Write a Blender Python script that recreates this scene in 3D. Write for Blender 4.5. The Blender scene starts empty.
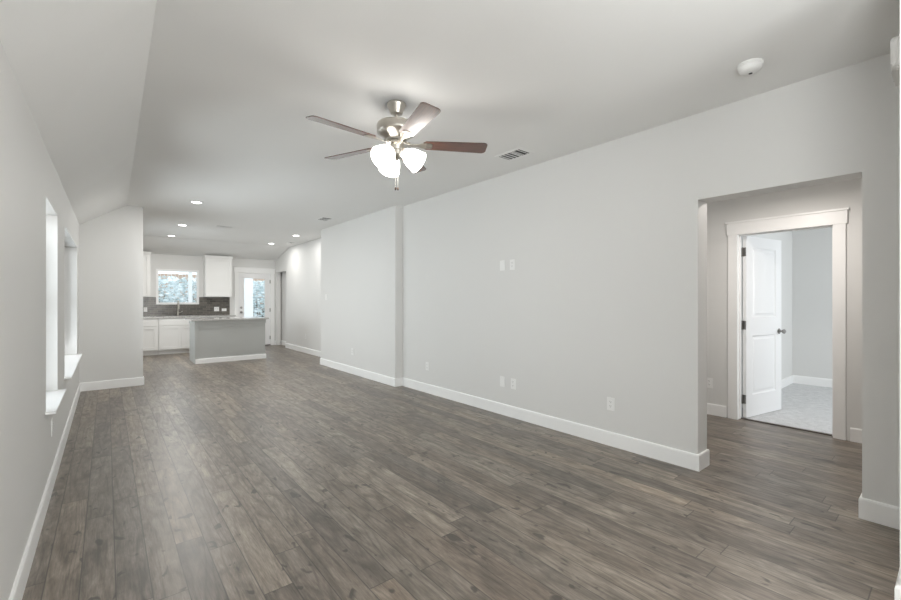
import bpy, bmesh, math, random
from mathutils import Vector, Matrix
random.seed(7)
PI = math.pi
S = bpy.context.scene
COL = S.collection

# ------------------------------------------------------------------ camera, world, lights, exposure
EYE = 1.31
cam_d = bpy.data.cameras.new('camera')
cam_d.sensor_width = 36.0
cam_d.lens = 36.0 * 420.0 / 901.0
cam_d.clip_start = 0.02
cam = bpy.data.objects.new('camera', cam_d)
COL.objects.link(cam)
cam.location = (0, 0, EYE)
cam.rotation_euler = (PI / 2, 0, -math.atan2(344, 420))
S.camera = cam

W = bpy.data.worlds.new('world')
S.world = W
W.use_nodes = True
bg = W.node_tree.nodes['Background']
bg.inputs[0].default_value = (0.86, 0.93, 1.0, 1)
bg.inputs[1].default_value = 2.0

S.view_settings.view_transform = 'Standard'
S.view_settings.look = 'None'
S.view_settings.gamma = 1
S.view_settings.use_curve_mapping = False
S.view_settings.exposure = 0.03
S.cycles.use_denoising = True
S.cycles.max_bounces = 14
S.cycles.diffuse_bounces = 8
S.cycles.transparent_max_bounces = 12
S.cycles.sample_clamp_indirect = 6.0
S.cycles.caustics_reflective = False
S.cycles.caustics_refractive = False


def area(name, loc, rot, sx, sy, power, color=(1, 1, 1), parent=None, shape='RECTANGLE', spread=PI):
    l = bpy.data.lights.new(name, 'AREA')
    l.shape = shape
    l.size = sx
    if shape == 'RECTANGLE':
        l.size_y = sy
    l.energy = power
    l.color = color
    l.spread = spread
    o = bpy.data.objects.new(name, l)
    COL.objects.link(o)
    o.location = loc
    o.rotation_euler = rot
    if parent:
        o.parent = parent
    return o


# daylight at the visible left windows, and lamps added at unseen, added windows
area('added_light_rear', (1.15, -2.72, 1.35), (PI / 2, 0, 0), 2.2, 1.6, 66, (1.0, 0.985, 0.96), spread=1.9)  # added lamp for an invented rear window, out of view
area('daylight_left_near', (-0.52, 4.13, 1.28), (0, -PI / 2 + 0.12, 0), 1.36, 0.82, 24, (0.96, 0.985, 1.0))
area('daylight_left_far', (-0.52, 6.325, 1.28), (0, -PI / 2 - 0.12, 0), 1.36, 2.1, 48, (0.96, 0.985, 1.0))
area('added_light_kitchen_side', (-0.52, 10.1, 1.28), (0, -PI / 2, 0), 1.36, 1.9, 30, (0.96, 0.985, 1.0))  # added to brighten the kitchen from behind the divider
area('added_light_left_rear', (-0.52, -1.05, 1.28), (0, -PI / 2, 0), 1.36, 1.4, 40, (1.0, 0.99, 0.97))  # added to lift the near right wall, unseen
area('added_light_bedroom', (7.0, -1.95, 1.4), (PI / 2, 0, 0), 1.6, 1.4, 48, (0.93, 0.97, 1.0))  # added at an unseen window to light the bedroom
# added fill lamp near the camera, aimed up to even out the room
area('added_fill_ceiling', (0.75, -0.55, 1.5), (PI, 0, 0), 0.75, 0.75, 36)


# ------------------------------------------------------------------ materials
def newmat(name, color=(0.8, 0.8, 0.8), rough=0.5, metal=0.0, coat=0.0, emit=None, estr=0.0, spec=0.5):
    m = bpy.data.materials.new(name)
    m.use_nodes = True
    b = m.node_tree.nodes['Principled BSDF']
    b.inputs['Base Color'].default_value = (*color, 1)
    b.inputs['Roughness'].default_value = rough
    b.inputs['Metallic'].default_value = metal
    b.inputs['Coat Weight'].default_value = coat
    b.inputs['Specular IOR Level'].default_value = spec
    if emit:
        b.inputs['Emission Color'].default_value = (*emit, 1)
        b.inputs['Emission Strength'].default_value = estr
    return m


class NT:
    """tiny helper to write node trees"""
    def __init__(self, m):
        self.t = m.node_tree
        self.b = self.t.nodes.get('Principled BSDF')

    def n(self, typ, **kw):
        nd = self.t.nodes.new(typ)
        for k, v in kw.items():
            setattr(nd, k, v)
        return nd

    def put(self, sock, v):
        if hasattr(v, 'is_output'):
            self.t.links.new(v, sock)
        elif v is not None:
            sock.default_value = v

    def math(self, op, a, b=None, c=None):
        nd = self.n('ShaderNodeMath', operation=op)
        for i, v in enumerate((a, b, c)):
            if v is not None:
                self.put(nd.inputs[i], v)
        return nd.outputs[0]

    def pos(self):
        return self.n('ShaderNodeNewGeometry').outputs['Position']

    def sep(self, v):
        nd = self.n('ShaderNodeSeparateXYZ')
        self.put(nd.inputs[0], v)
        return nd.outputs

    def comb(self, x, y, z):
        nd = self.n('ShaderNodeCombineXYZ')
        for i, v in enumerate((x, y, z)):
            self.put(nd.inputs[i], v)
        return nd.outputs[0]

    def noise(self, vec, scale, detail=3.0, rough=0.5, dist=0.0):
        nd = self.n('ShaderNodeTexNoise')
        self.put(nd.inputs['Vector'], vec)
        nd.inputs['Scale'].default_value = scale
        nd.inputs['Detail'].default_value = detail
        nd.inputs['Roughness'].default_value = rough
        nd.inputs['Distortion'].default_value = dist
        return nd.outputs['Fac']

    def white(self, vec):
        nd = self.n('ShaderNodeTexWhiteNoise', noise_dimensions='3D')
        self.put(nd.inputs['Vector'], vec)
        return nd.outputs['Value']

    def ramp(self, fac, stops):
        nd = self.n('ShaderNodeValToRGB')
        self.put(nd.inputs[0], fac)
        cr = nd.color_ramp
        while len(cr.elements) < len(stops):
            cr.elements.new(0.5)
        for e, (p, c) in zip(cr.elements, stops):
            e.position = p
            e.color = (*c, 1) if len(c) == 3 else c
        return nd.outputs[0]

    def mix(self, fac, a, b, mode='MIX'):
        nd = self.n('ShaderNodeMix', data_type='RGBA', blend_type=mode)
        self.put(nd.inputs[0], fac)
        self.put(nd.inputs[6], a)
        self.put(nd.inputs[7], b)
        return nd.outputs[2]

    def bump(self, h, strength, dist):
        nd = self.n('ShaderNodeBump')
        nd.inputs['Strength'].default_value = strength
        nd.inputs['Distance'].default_value = dist
        self.put(nd.inputs['Height'], h)
        self.t.links.new(nd.outputs[0], self.b.inputs['Normal'])


def paint(name, color, rough=0.6, bump=0.05):
    m = newmat(name, color, rough)
    k = NT(m)
    p = k.pos()
    n1 = k.noise(p, 220, 2)
    n2 = k.noise(p, 1.2, 2)
    c = k.mix(n2, (*[x * 0.985 for x in color], 1), (*[min(1, x * 1.015) for x in color], 1))
    k.put(k.b.inputs['Base Color'], c)
    k.bump(n1, bump, 0.0006)
    return m


M_WALL = paint('wall_paint', (0.70, 0.697, 0.685))
M_CEIL = paint('ceiling_paint', (0.83, 0.83, 0.82), 0.8)
M_TRIM = paint('trim_paint', (0.88, 0.88, 0.875), 0.35, 0.02)
M_DOOR = paint('door_paint', (0.84, 0.84, 0.845), 0.35, 0.02)
M_CAB = paint('cabinet_paint', (0.78, 0.775, 0.76), 0.35, 0.02)
M_ISL = paint('island_paint', (0.44, 0.447, 0.435), 0.5, 0.1)
M_SILL = paint('sill_paint', (0.86, 0.86, 0.86), 0.3, 0.0)
M_VINYL = newmat('white_vinyl', (0.84, 0.84, 0.84), 0.3)
M_PLAST = newmat('white_plastic', (0.82, 0.82, 0.81), 0.35)
M_DARK = newmat('dark_gap', (0.03, 0.03, 0.03), 0.8)
M_VENTD = newmat('duct_shade_and_button', (0.045, 0.045, 0.045), 0.8)
M_NICK = newmat('brushed_nickel', (0.56, 0.53, 0.48), 0.28, 1.0)
M_HINGE = newmat('satin_nickel_hinge', (0.30, 0.29, 0.28), 0.35, 1.0)
M_STEEL = newmat('stainless_steel', (0.55, 0.55, 0.55), 0.3, 1.0)
M_TRANS = newmat('metal_transition', (0.12, 0.10, 0.09), 0.5, 0.3)
M_SHADE = newmat('lit_frosted_glass', (0.95, 0.95, 0.93), 0.35, emit=(1.0, 0.97, 0.92), estr=9)
M_BULB = newmat('bulb_glow', (1, 1, 1), 0.4, emit=(1.0, 0.95, 0.88), estr=4.5)
M_LED = newmat('led_lens', (1, 1, 1), 0.4, emit=(1.0, 0.99, 0.96), estr=10)
M_CHAIN = newmat('chain_metal', (0.65, 0.63, 0.58), 0.3, 1.0)
M_FOB = newmat('dark_fob', (0.08, 0.05, 0.035), 0.4)


def floor_mat():
    m = newmat('hardwood_planks', rough=0.35, spec=0.9)
    k = NT(m)
    x, y, z = k.sep(k.pos())
    PW, PL = 0.127, 1.25
    xi = k.math('DIVIDE', k.math('ADD', x, 10.0), PW)
    row = k.math('FLOOR', xi)
    xf = k.math('FRACT', xi)
    r1 = k.white(k.comb(row, 3.1, 0.0))
    yi = k.math('ADD', k.math('DIVIDE', k.math('ADD', y, 20.0), PL), k.math('MULTIPLY', r1, 7.0))
    seg = k.math('FLOOR', yi)
    yf = k.math('FRACT', yi)
    idv = k.comb(row, seg, 1.7)
    rnd = k.white(idv)
    rnd2 = k.white(k.comb(seg, row, 9.3))
    # distance to the seams, in metres
    dx = k.math('MULTIPLY', k.math('MINIMUM', xf, k.math('SUBTRACT', 1.0, xf)), PW)
    dy = k.math('MULTIPLY', k.math('MINIMUM', yf, k.math('SUBTRACT', 1.0, yf)), PL)
    d = k.math('MINIMUM', dx, dy)
    seam = k.math('SUBTRACT', 1.0, k.math('MINIMUM', k.math('DIVIDE', d, 0.0036), 1.0))
    # grain, shifted per plank
    off = k.math('MULTIPLY', rnd, 37.0)
    gx = k.math('ADD', x, off)
    gv = k.comb(k.math('MULTIPLY', gx, 1.0), k.math('MULTIPLY', y, 0.07), off)
    fine = k.noise(gv, 170, 4, 0.65, 0.3)
    gv2 = k.comb(gx, k.math('MULTIPLY', y, 0.22), off)
    broad = k.noise(gv2, 14, 4, 0.6, 1.2)
    rings = k.math('FRACT', k.math('MULTIPLY', k.noise(k.comb(gx, k.math('MULTIPLY', y, 0.10), off), 7, 1.5, 0.4, 0.25), 10.0))
    rings = k.math('ABSOLUTE', k.math('SUBTRACT', rings, 0.5))
    patch = k.noise(k.comb(x, k.math('MULTIPLY', y, 0.6), off), 9, 3, 0.6, 0.4)
    knots = k.noise(k.comb(gx, k.math('MULTIPLY', y, 0.45), off), 17, 2.0, 0.5, 0.6)
    t = k.math('ADD', k.math('MULTIPLY', broad, 0.55), k.math('MULTIPLY', fine, 0.45))
    base = k.ramp(t, [(0.33, (0.078, 0.061, 0.047)), (0.44, (0.148, 0.122, 0.098)),
                      (0.55, (0.216, 0.184, 0.152)), (0.67, (0.320, 0.278, 0.232))])
    tone = k.ramp(rnd, [(0.0, (0.74, 0.73, 0.73)), (0.35, (0.96, 0.95, 0.94)), (0.7, (1.12, 1.11, 1.09)), (1.0, (1.36, 1.35, 1.32))])
    c = k.mix(1.0, base, tone, 'MULTIPLY')
    hue = k.ramp(rnd2, [(0.0, (1.03, 0.995, 0.965)), (0.5, (1, 1, 1)), (1.0, (0.975, 1.0, 1.015))])
    c = k.mix(1.0, c, hue, 'MULTIPLY')
    rr = k.ramp(rings, [(0.0, (0.62, 0.60, 0.585)), (0.25, (1, 1, 1)), (1.0, (1.04, 1.04, 1.04))])
    c = k.mix(0.8, c, rr, 'MULTIPLY')
    pp = k.ramp(patch, [(0.30, (0.74, 0.73, 0.72)), (0.5, (1, 1, 1)), (0.7, (1.12, 1.11, 1.1))])
    c = k.mix(1.0, c, pp, 'MULTIPLY')
    streaks = k.noise(k.comb(gx, k.math('MULTIPLY', y, 0.055), k.math('ADD', off, 5.0)), 34, 3, 0.55, 0.5)
    st = k.ramp(streaks, [(0.60, (0, 0, 0)), (0.70, (1, 1, 1))])
    c = k.mix(k.math('MULTIPLY', st, 0.5), c, (0.045, 0.035, 0.027, 1))
    kn = k.ramp(knots, [(0.645, (0, 0, 0)), (0.70, (1, 1, 1))])
    c = k.mix(k.math('MULTIPLY', kn, 0.8), c, (0.035, 0.027, 0.022, 1))
    c = k.mix(k.math('MULTIPLY', seam, 0.95), c, (0.022, 0.018, 0.015, 1))
    k.put(k.b.inputs['Base Color'], c)
    ro = k.math('ADD', 0.27, k.math('MULTIPLY', fine, 0.20))
    k.put(k.b.inputs['Roughness'], ro)
    h = k.math('SUBTRACT', k.math('MULTIPLY', fine, 0.6), k.math('MULTIPLY', seam, 0.35))
    k.bump(h, 0.22, 0.0008)
    return m


M_FLOOR = floor_mat()


def carpet_mat():
    m = newmat('pale_carpet', (0.5, 0.5, 0.5), 0.95, spec=0.1)
    k = NT(m)
    p = k.pos()
    a = k.noise(p, 320, 3, 0.7)
    b = k.noise(p, 14, 4, 0.6, 0.3)
    t = k.math('ADD', k.math('MULTIPLY', a, 0.6), k.math('MULTIPLY', b, 0.4))
    k.put(k.b.inputs['Base Color'], k.ramp(t, [(0.3, (0.46, 0.465, 0.47)), (0.7, (0.80, 0.805, 0.81))]))
    k.bump(t, 0.9, 0.01)
    return m


M_CARPET = carpet_mat()


def tile_mat():
    m = newmat('grey_subway_tile', rough=0.22)
    k = NT(m)
    x, y, z = k.sep(k.pos())
    br = k.n('ShaderNodeTexBrick')
    k.put(br.inputs['Vector'], k.comb(x, z, 0.0))
    br.inputs['Color1'].default_value = (0.055, 0.050, 0.043, 1)
    br.inputs['Color2'].default_value = (0.125, 0.112, 0.095, 1)
    br.inputs['Mortar'].default_value = (0.20, 0.185, 0.165, 1)
    br.inputs['Scale'].default_value = 1.0
    br.inputs['Mortar Size'].default_value = 0.003
    br.inputs['Brick Width'].default_value = 0.152
    br.inputs['Row Height'].default_value = 0.05
    k.t.links.new(br.outputs['Color'], k.b.inputs['Base Color'])
    k.bump(k.math('SUBTRACT', 1.0, br.outputs['Fac']), 0.5, 0.002)
    return m


M_TILE = tile_mat()


def granite_mat():
    m = newmat('speckled_granite', rough=0.12)
    k = NT(m)
    p = k.pos()
    a = k.noise(p, 160, 3, 0.7)
    b = k.noise(p, 30, 3, 0.6)
    t = k.math('ADD', k.math('MULTIPLY', a, 0.6), k.math('MULTIPLY', b, 0.4))
    k.put(k.b.inputs['Base Color'], k.ramp(t, [(0.34, (0.10, 0.09, 0.085)), (0.46, (0.46, 0.45, 0.44)), (0.62, (0.64, 0.63, 0.61))]))
    return m


M_GRAN = granite_mat()


def blade_mat():
    m = newmat('rosewood_blade', rough=0.34, coat=1.0)
    k = NT(m)
    tc = k.n('ShaderNodeTexCoord').outputs['Object']
    x, y, z = k.sep(tc)
    n = k.noise(k.comb(k.math('MULTIPLY', x, 0.08), y, z), 90, 4, 0.6, 0.3)
    k.put(k.b.inputs['Base Color'], k.ramp(n, [(0.3, (0.050, 0.022, 0.015)), (0.7, (0.130, 0.054, 0.035))]))
    k.b.inputs['Coat Roughness'].default_value = 0.22
    return m


M_BLADE = blade_mat()


def glass_mat():
    m = bpy.data.materials.new('window_glass')
    m.use_nodes = True
    t = m.node_tree
    for n in list(t.nodes):
        if n.type != 'OUTPUT_MATERIAL':
            t.nodes.remove(n)
    out = [n for n in t.nodes if n.type == 'OUTPUT_MATERIAL'][0]
    tr = t.nodes.new('ShaderNodeBsdfTransparent')
    tr.inputs[0].default_value = (0.95, 0.97, 0.97, 1)
    gl = t.nodes.new('ShaderNodeBsdfGlossy')
    gl.inputs['Roughness'].default_value = 0.02
    fr = t.nodes.new('ShaderNodeFresnel')
    fr.inputs[0].default_value = 1.3
    mx = t.nodes.new('ShaderNodeMixShader')
    t.links.new(fr.outputs[0], mx.inputs[0])
    t.links.new(tr.outputs[0], mx.inputs[1])
    t.links.new(gl.outputs[0], mx.inputs[2])
    t.links.new(mx.outputs[0], out.inputs[0])
    return m


M_GLASS = glass_mat()


def leaf_mat():
    m = newmat('pale_foliage', rough=0.6)
    k = NT(m)
    n = k.noise(k.pos(), 2.2, 3, 0.6)
    k.put(k.b.inputs['Base Color'], k.ramp(n, [(0.35, (0.55, 0.62, 0.62)), (0.5, (0.76, 0.82, 0.83)), (0.65, (0.90, 0.92, 0.93))]))
    return m


M_LEAF = leaf_mat()
M_BARK = newmat('bark', (0.20, 0.15, 0.11), 0.9)
M_GROUND = paint('patio_concrete', (0.55, 0.54, 0.52), 0.9, 0.3)
M_FENCE = paint('fence_boards', (0.50, 0.38, 0.30), 0.8, 0.3)


# ------------------------------------------------------------------ mesh helpers
def box(bm, x0, x1, y0, y1, z0, z1, bev=0.0, mat=None):
    vs = [bm.verts.new((x, y, z)) for x in (x0, x1) for y in (y0, y1) for z in (z0, z1)]
    if mat is not None:
        for v in vs:
            v.co = mat @ v.co
    idx = [(0, 1, 3, 2), (4, 6, 7, 5), (0, 4, 5, 1), (2, 3, 7, 6), (0, 2, 6, 4), (1, 5, 7, 3)]
    fs = [bm.faces.new([vs[i] for i in f]) for f in idx]
    if bev > 0:
        es = list({e for f in fs for e in f.edges})
        bmesh.ops.bevel(bm, geom=es, offset=bev, segments=2, affect='EDGES', profile=0.7)


def lathe(bm, prof, seg=32, mat=None, cap0=True, cap1=True):
    rings = []
    for r, z in prof:
        ring = []
        for i in range(seg):
            a = 2 * PI * i / seg
            co = Vector((r * math.cos(a), r * math.sin(a), z))
            if mat is not None:
                co = mat @ co
            ring.append(bm.verts.new(co))
        rings.append(ring)
    for a, b in zip(rings, rings[1:]):
        for i in range(seg):
            j = (i + 1) % seg
            bm.faces.new([a[i], a[j], b[j], b[i]])
    if cap0:
        bm.faces.new(list(reversed(rings[0])))
    if cap1:
        bm.faces.new(rings[-1])


def tube(bm, pts, r, seg=12):
    pts = [Vector(p) for p in pts]
    rings = []
    up = Vector((0.123, 0.31, 0.9)).normalized()
    for i, p in enumerate(pts):
        t = (pts[min(i + 1, len(pts) - 1)] - pts[max(i - 1, 0)]).normalized()
        a = t.cross(up)
        if a.length < 1e-3:
            a = t.cross(Vector((1, 0, 0)))
        a.normalize()
        b = t.cross(a).normalized()
        rr = r[i] if isinstance(r, (list, tuple)) else r
        rings.append([bm.verts.new(p + a * rr * math.cos(2 * PI * k / seg) + b * rr * math.sin(2 * PI * k / seg)) for k in range(seg)])
    for A, B in zip(rings, rings[1:]):
        for k in range(seg):
            j = (k + 1) % seg
            bm.faces.new([A[k], A[j], B[j], B[k]])
    bm.faces.new(list(reversed(rings[0])))
    bm.faces.new(rings[-1])


def prism(bm, outline, z0, z1, mat=None, bev=0.0):
    """outline: xy polygon extruded from z0 to z1"""
    lo = [bm.verts.new((x, y, z0)) for x, y in outline]
    hi = [bm.verts.new((x, y, z1)) for x, y in outline]
    n = len(outline)
    fs = [bm.faces.new(list(reversed(lo))), bm.faces.new(hi)]
    for i in range(n):
        j = (i + 1) % n
        fs.append(bm.faces.new([lo[i], lo[j], hi[j], hi[i]]))
    if bev > 0:
        es = list(set(fs[0].edges) | set(fs[1].edges))
        bmesh.ops.bevel(bm, geom=es, offset=bev, segments=2, affect='EDGES')
    if mat is not None:
        for v in list(bm.verts):
            v.co = mat @ v.co


def link(name, bm, mat, parent=None, smooth=False):
    bmesh.ops.recalc_face_normals(bm, faces=bm.faces[:])
    me = bpy.data.meshes.new(name)
    bm.to_mesh(me)
    bm.free()
    me.materials.append(mat)
    if smooth:
        for p in me.polygons:
            p.use_smooth = True
        try:
            me.set_sharp_from_angle(angle=math.radians(38))
        except Exception:
            pass
    o = bpy.data.objects.new(name, me)
    COL.objects.link(o)
    if parent is not None:
        o.parent = parent
    return o


def bx(name, mat, parent, *a, bev=0.0):
    bm = bmesh.new()
    box(bm, *a, bev=bev)
    return link(name, bm, mat, parent)


def thing(name, label, cat, loc=(0, 0, 0), rz=0.0, group=None):
    o = bpy.data.objects.new(name, None)
    o.empty_display_size = 0.1
    COL.objects.link(o)
    o.location = loc
    o.rotation_euler = (0, 0, rz)
    o['label'] = label
    o['category'] = cat
    if group:
        o['group'] = group
    return o


def tag(o, label, cat, group=None):
    o['label'] = label
    o['category'] = cat
    if group:
        o['group'] = group
    return o


def struct(o, label=None, cat=None):
    o['kind'] = 'structure'
    if label:
        o['label'] = label
    if cat:
        o['category'] = cat
    return o


def dup(root, loc, rot=None, label=None, group=None):
    r = root.copy()
    COL.objects.link(r)
    r.location = loc
    if rot is not None:
        r.rotation_euler = rot
    if label:
        r['label'] = label
    if group:
        r['group'] = group

    def rec(src, dst):
        for ch in list(src.children):
            c = ch.copy()
            COL.objects.link(c)
            c.parent = dst
            rec(ch, c)
    rec(root, r)
    return r


def slab(name, mat, axis, c0, c1, u0, u1, v0, v1, holes=(), parent=None):
    """a board between c0 and c1 on `axis`, spanning u x v, with rectangular holes (u0,u1,v0,v1).
    axis x: u=y v=z ; axis y: u=x v=z ; axis z: u=x v=y"""
    us = sorted({u0, u1, *[h[0] for h in holes], *[h[1] for h in holes]})
    vs = sorted({v0, v1, *[h[2] for h in holes], *[h[3] for h in holes]})
    us = [u for u in us if u0 <= u <= u1]
    vs = [v for v in vs if v0 <= v <= v1]

    def solid(i, j):
        if not (0 <= i < len(us) - 1 and 0 <= j < len(vs) - 1):
            return False
        cu, cv = (us[i] + us[i + 1]) / 2, (vs[j] + vs[j + 1]) / 2
        return not any(h[0] < cu < h[1] and h[2] < cv < h[3] for h in holes)

    bm = bmesh.new()
    cache = {}

    def V(u, v, c):
        key = (u, v, c)
        if key not in cache:
            cache[key] = bm.verts.new({'x': (c, u, v), 'y': (u, c, v), 'z': (u, v, c)}[axis])
        return cache[key]

    for i in range(len(us) - 1):
        for j in range(len(vs) - 1):
            if not solid(i, j):
                continue
            a, b, d, e = us[i], us[i + 1], vs[j], vs[j + 1]
            bm.faces.new([V(a, d, c0), V(b, d, c0), V(b, e, c0), V(a, e, c0)])
            bm.faces.new([V(a, d, c1), V(a, e, c1), V(b, e, c1), V(b, d, c1)])
            if not solid(i - 1, j):
                bm.faces.new([V(a, d, c0), V(a, e, c0), V(a, e, c1), V(a, d, c1)])
            if not solid(i + 1, j):
                bm.faces.new([V(b, d, c0), V(b, d, c1), V(b, e, c1), V(b, e, c0)])
            if not solid(i, j - 1):
                bm.faces.new([V(a, d, c0), V(a, d, c1), V(b, d, c1), V(b, d, c0)])
            if not solid(i, j + 1):
                bm.faces.new([V(a, e, c0), V(b, e, c0), V(b, e, c1), V(a, e, c1)])
    return link(name, bm, mat, parent)


def baseboard(name, pts, h=0.125, d=0.014, z0=0.0, mat=None):
    """skirting along a polyline; the room is on the LEFT of the walking direction"""
    P = [Vector((p[0], p[1])) for p in pts]
    prof = [(0.0, 0.0), (d, 0.0), (d, h - 0.012), (d * 0.85, h - 0.004), (d * 0.65, h), (0.0, h)]
    offs = []
    for i in range(len(P)):
        n1 = n2 = None
        if i > 0:
            t = (P[i] - P[i - 1]).normalized()
            n1 = Vector((-t.y, t.x))
        if i < len(P) - 1:
            t = (P[i + 1] - P[i]).normalized()
            n2 = Vector((-t.y, t.x))
        if n1 is None:
            offs.append(n2)
        elif n2 is None:
            offs.append(n1)
        else:
            s = n1 + n2
            offs.append(s / max(1e-6, 1 + n1.dot(n2)))
    bm = bmesh.new()
    rings = []
    for p, o in zip(P, offs):
        rings.append([bm.verts.new((p.x + o.x * a, p.y + o.y * a, z0 + z)) for a, z in prof])
    k = len(prof)
    for A, B in zip(rings, rings[1:]):
        for i in range(k):
            j = (i + 1) % k
            bm.faces.new([A[i], B[i], B[j], A[j]])
    bm.faces.new(rings[0])
    bm.faces.new(list(reversed(rings[-1])))
    return struct(link(name, bm, mat or M_TRIM))


# ------------------------------------------------------------------ the setting: numbers
XL = -0.30                   # left wall face
XR = 3.51                    # long right wall face
XB = 3.380                   # bumped-out part of the right wall
XK = 3.82                    # kitchen part of the right wall
YB = 12.75                   # kitchen end wall face
YR = -2.60                   # wall behind the camera
ZC = 2.74
XF = 0.22                    # fold of the ceiling
WT = 2.95                    # walls run up behind the ceiling
HX0, HX1 = 3.69, 5.35        # hall
RX = 8.37                    # bedroom far wall

# floors
bm = bmesh.new()
box(bm, XL - 0.2, 4.2, YR - 0.2, YB + 0.17, -0.12, 0.0)
box(bm, 4.2, 5.43, -0.9, 2.8, -0.12, 0.0)
struct(link('floor', bm, M_FLOOR))
bm = bmesh.new()
box(bm, 5.43, RX + 0.15, -2.15, 1.9, -0.12, 0.004)
struct(link('floor_bedroom', bm, M_CARPET))

# ceiling: flat part, slope down to the left wall, slope down to the kitchen end wall
bm = bmesh.new()
prism(bm, [(0.185 + (YR - 2.6) * 0.0088, YR - 0.2), (XK + 0.3, YR - 0.2), (XK + 0.3, 11.5), (0.185 + 9.1 * 0.0088, 11.5)], ZC, ZC + 0.1)


def slope(bm, q, up=0.1):
    lo = [bm.verts.new(p) for p in q]
    hi = [bm.verts.new((p[0], p[1], p[2] + up)) for p in q]
    bm.faces.new(lo)
    bm.faces.new(list(reversed(hi)))
    for i in range(4):
        j = (i + 1) % 4
        bm.faces.new([lo[i], hi[i], hi[j], lo[j]])




def low_edge(y):
    # the eave line is not quite level, nor the fold quite parallel to the wall
    zl = 2.25 + (y - 2.2) * 0.0235
    xf = 0.185 + (y - 2.4) * 0.0088
    k = (ZC - zl) / (xf - XL)
    return [(xf, y, ZC), (XL - 0.18, y, zl - k * 0.18)]


NS = 12
rows = [low_edge(YR - 0.2 + (YB + 0.4 - YR) * i / NS) for i in range(NS + 1)]
lo = [[bm.verts.new(p) for p in r_] for r_ in rows]
hi = [[bm.verts.new((p[0], p[1], p[2] + 0.1)) for p in r_] for r_ in rows]
for i in range(NS):
    for L in (lo, hi):
        bm.faces.new([L[i][0], L[i + 1][0], L[i + 1][1], L[i][1]])
    for c in (0, 1):
        bm.faces.new([lo[i][c], hi[i][c], hi[i + 1][c], lo[i + 1][c]])
for e in (0, NS):
    bm.faces.new([lo[e][0], lo[e][1], hi[e][1], hi[e][0]])
kb = (ZC - 2.46) / (YB - 11.5)
slope(bm, [(XL - 0.1, 11.5, ZC), (XK + 0.3, 11.5, ZC), (XK + 0.3, YB + 0.17, 2.46 - kb * 0.17), (XL - 0.1, YB + 0.17, 2.46 - kb * 0.17)])
struct(link('ceiling', bm, M_CEIL))
bm = bmesh.new()
box(bm, HX0 - 0.05, 5.41, -0.9, 2.8, 2.43, 2.53)
struct(link('ceiling_hall', bm, M_CEIL))
bm = bmesh.new()
box(bm, 5.41, RX + 0.15, -2.15, 1.9, 2.43, 2.53)
struct(link('ceiling_bedroom', bm, M_CEIL))

W1 = (3.72, 4.54, 0.585, 1.975)
W2 = (5.27, 7.38, 0.585, 2.00)
W0 = (-1.75, -0.35, 0.585, 1.975)
W3 = (9.15, 11.05, 0.60, 1.98)
KW = (0.955, 1.885, 1.198, 2.09)
KD = (2.815, 3.705, 0.0, 2.08)
RW = (0.1, 2.2, 0.55, 2.15)
BW = (6.2, 7.8, 0.7, 2.1)
struct(slab('wall_left', M_WALL, 'x', XL - 0.17, XL, YR - 0.15, YB + 0.15, 0.0, WT, [W0, W1, W2, W3]))
struct(slab('wall_back', M_WALL, 'y', YB, YB + 0.15, XL - 0.15, 4.2, 0.0, WT, [KW, KD]))
struct(slab('wall_rear', M_WALL, 'y', YR - 0.15, YR, XL - 0.15, 2.545, 0.0, WT, [RW]))
struct(slab('wall_right', M_WALL, 'x', XR, HX0, 0.167, 5.44, 0.0, WT, [(0.385, 1.29, 0.0, 2.08)]))
struct(slab('wall_right_projecting', M_WALL, 'x', XB, 3.95, 5.44, 8.30, 0.0, WT))
struct(slab('wall_right_kitchen', M_WALL, 'x', XK, 3.94, 8.30, YB, 0.0, WT, [(11.8, 12.66, 0.0, 2.11)]))
struct(slab('wall_niche', M_WALL, 'x', 3.99, 4.1, 11.6, YB, 0.0, WT))
bm = bmesh.new()
box(bm, 3.94, 3.99, 11.6, 11.8, 0, WT)
box(bm, 3.94, 3.99, 11.8, YB, 2.2, WT)
struct(link('wall_niche_return', bm, M_WALL))
struct(slab('wall_near', M_WALL, 'x', 2.545, HX0, YR - 0.15, 0.167, 0.0, WT))
struct(slab('wall_divider', M_WALL, 'y', 8.01, 8.13, XL, 0.436, 0.0, WT))
struct(slab('wall_hall', M_WALL, 'x', HX1, 5.47, -0.9, 2.8, 0.0, 2.5, [(0.765, 1.585, 0.0, 2.045)]))
struct(slab('wall_hall_left', M_WALL, 'x', HX0, 4.146, 1.478, 2.8, 0.0, 2.5))
struct(slab('wall_hall_left_end', M_WALL, 'y', 2.6, 2.8, 4.146, HX1, 0.0, 2.5))
struct(slab('wall_hall_right_end', M_WALL, 'y', -0.9, -0.75, HX0, HX1, 0.0, 2.5))
struct(slab('wall_bedroom_left', M_WALL, 'y', 1.71, 1.85, 5.47, RX + 0.12, 0.0, 2.5))
struct(slab('wall_bedroom_far', M_WALL, 'x', RX, RX + 0.12, -2.15, 1.71, 0.0, 2.5))
struct(slab('wall_bedroom_right', M_WALL, 'y', -2.15, -2.0, 5.47, RX, 0.0, 2.5, [BW]))
struct(slab('wall_bedroom_near', M_WALL, 'x', 5.41, 5.47, -2.15, -0.9, 0.0, 2.5))

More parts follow.
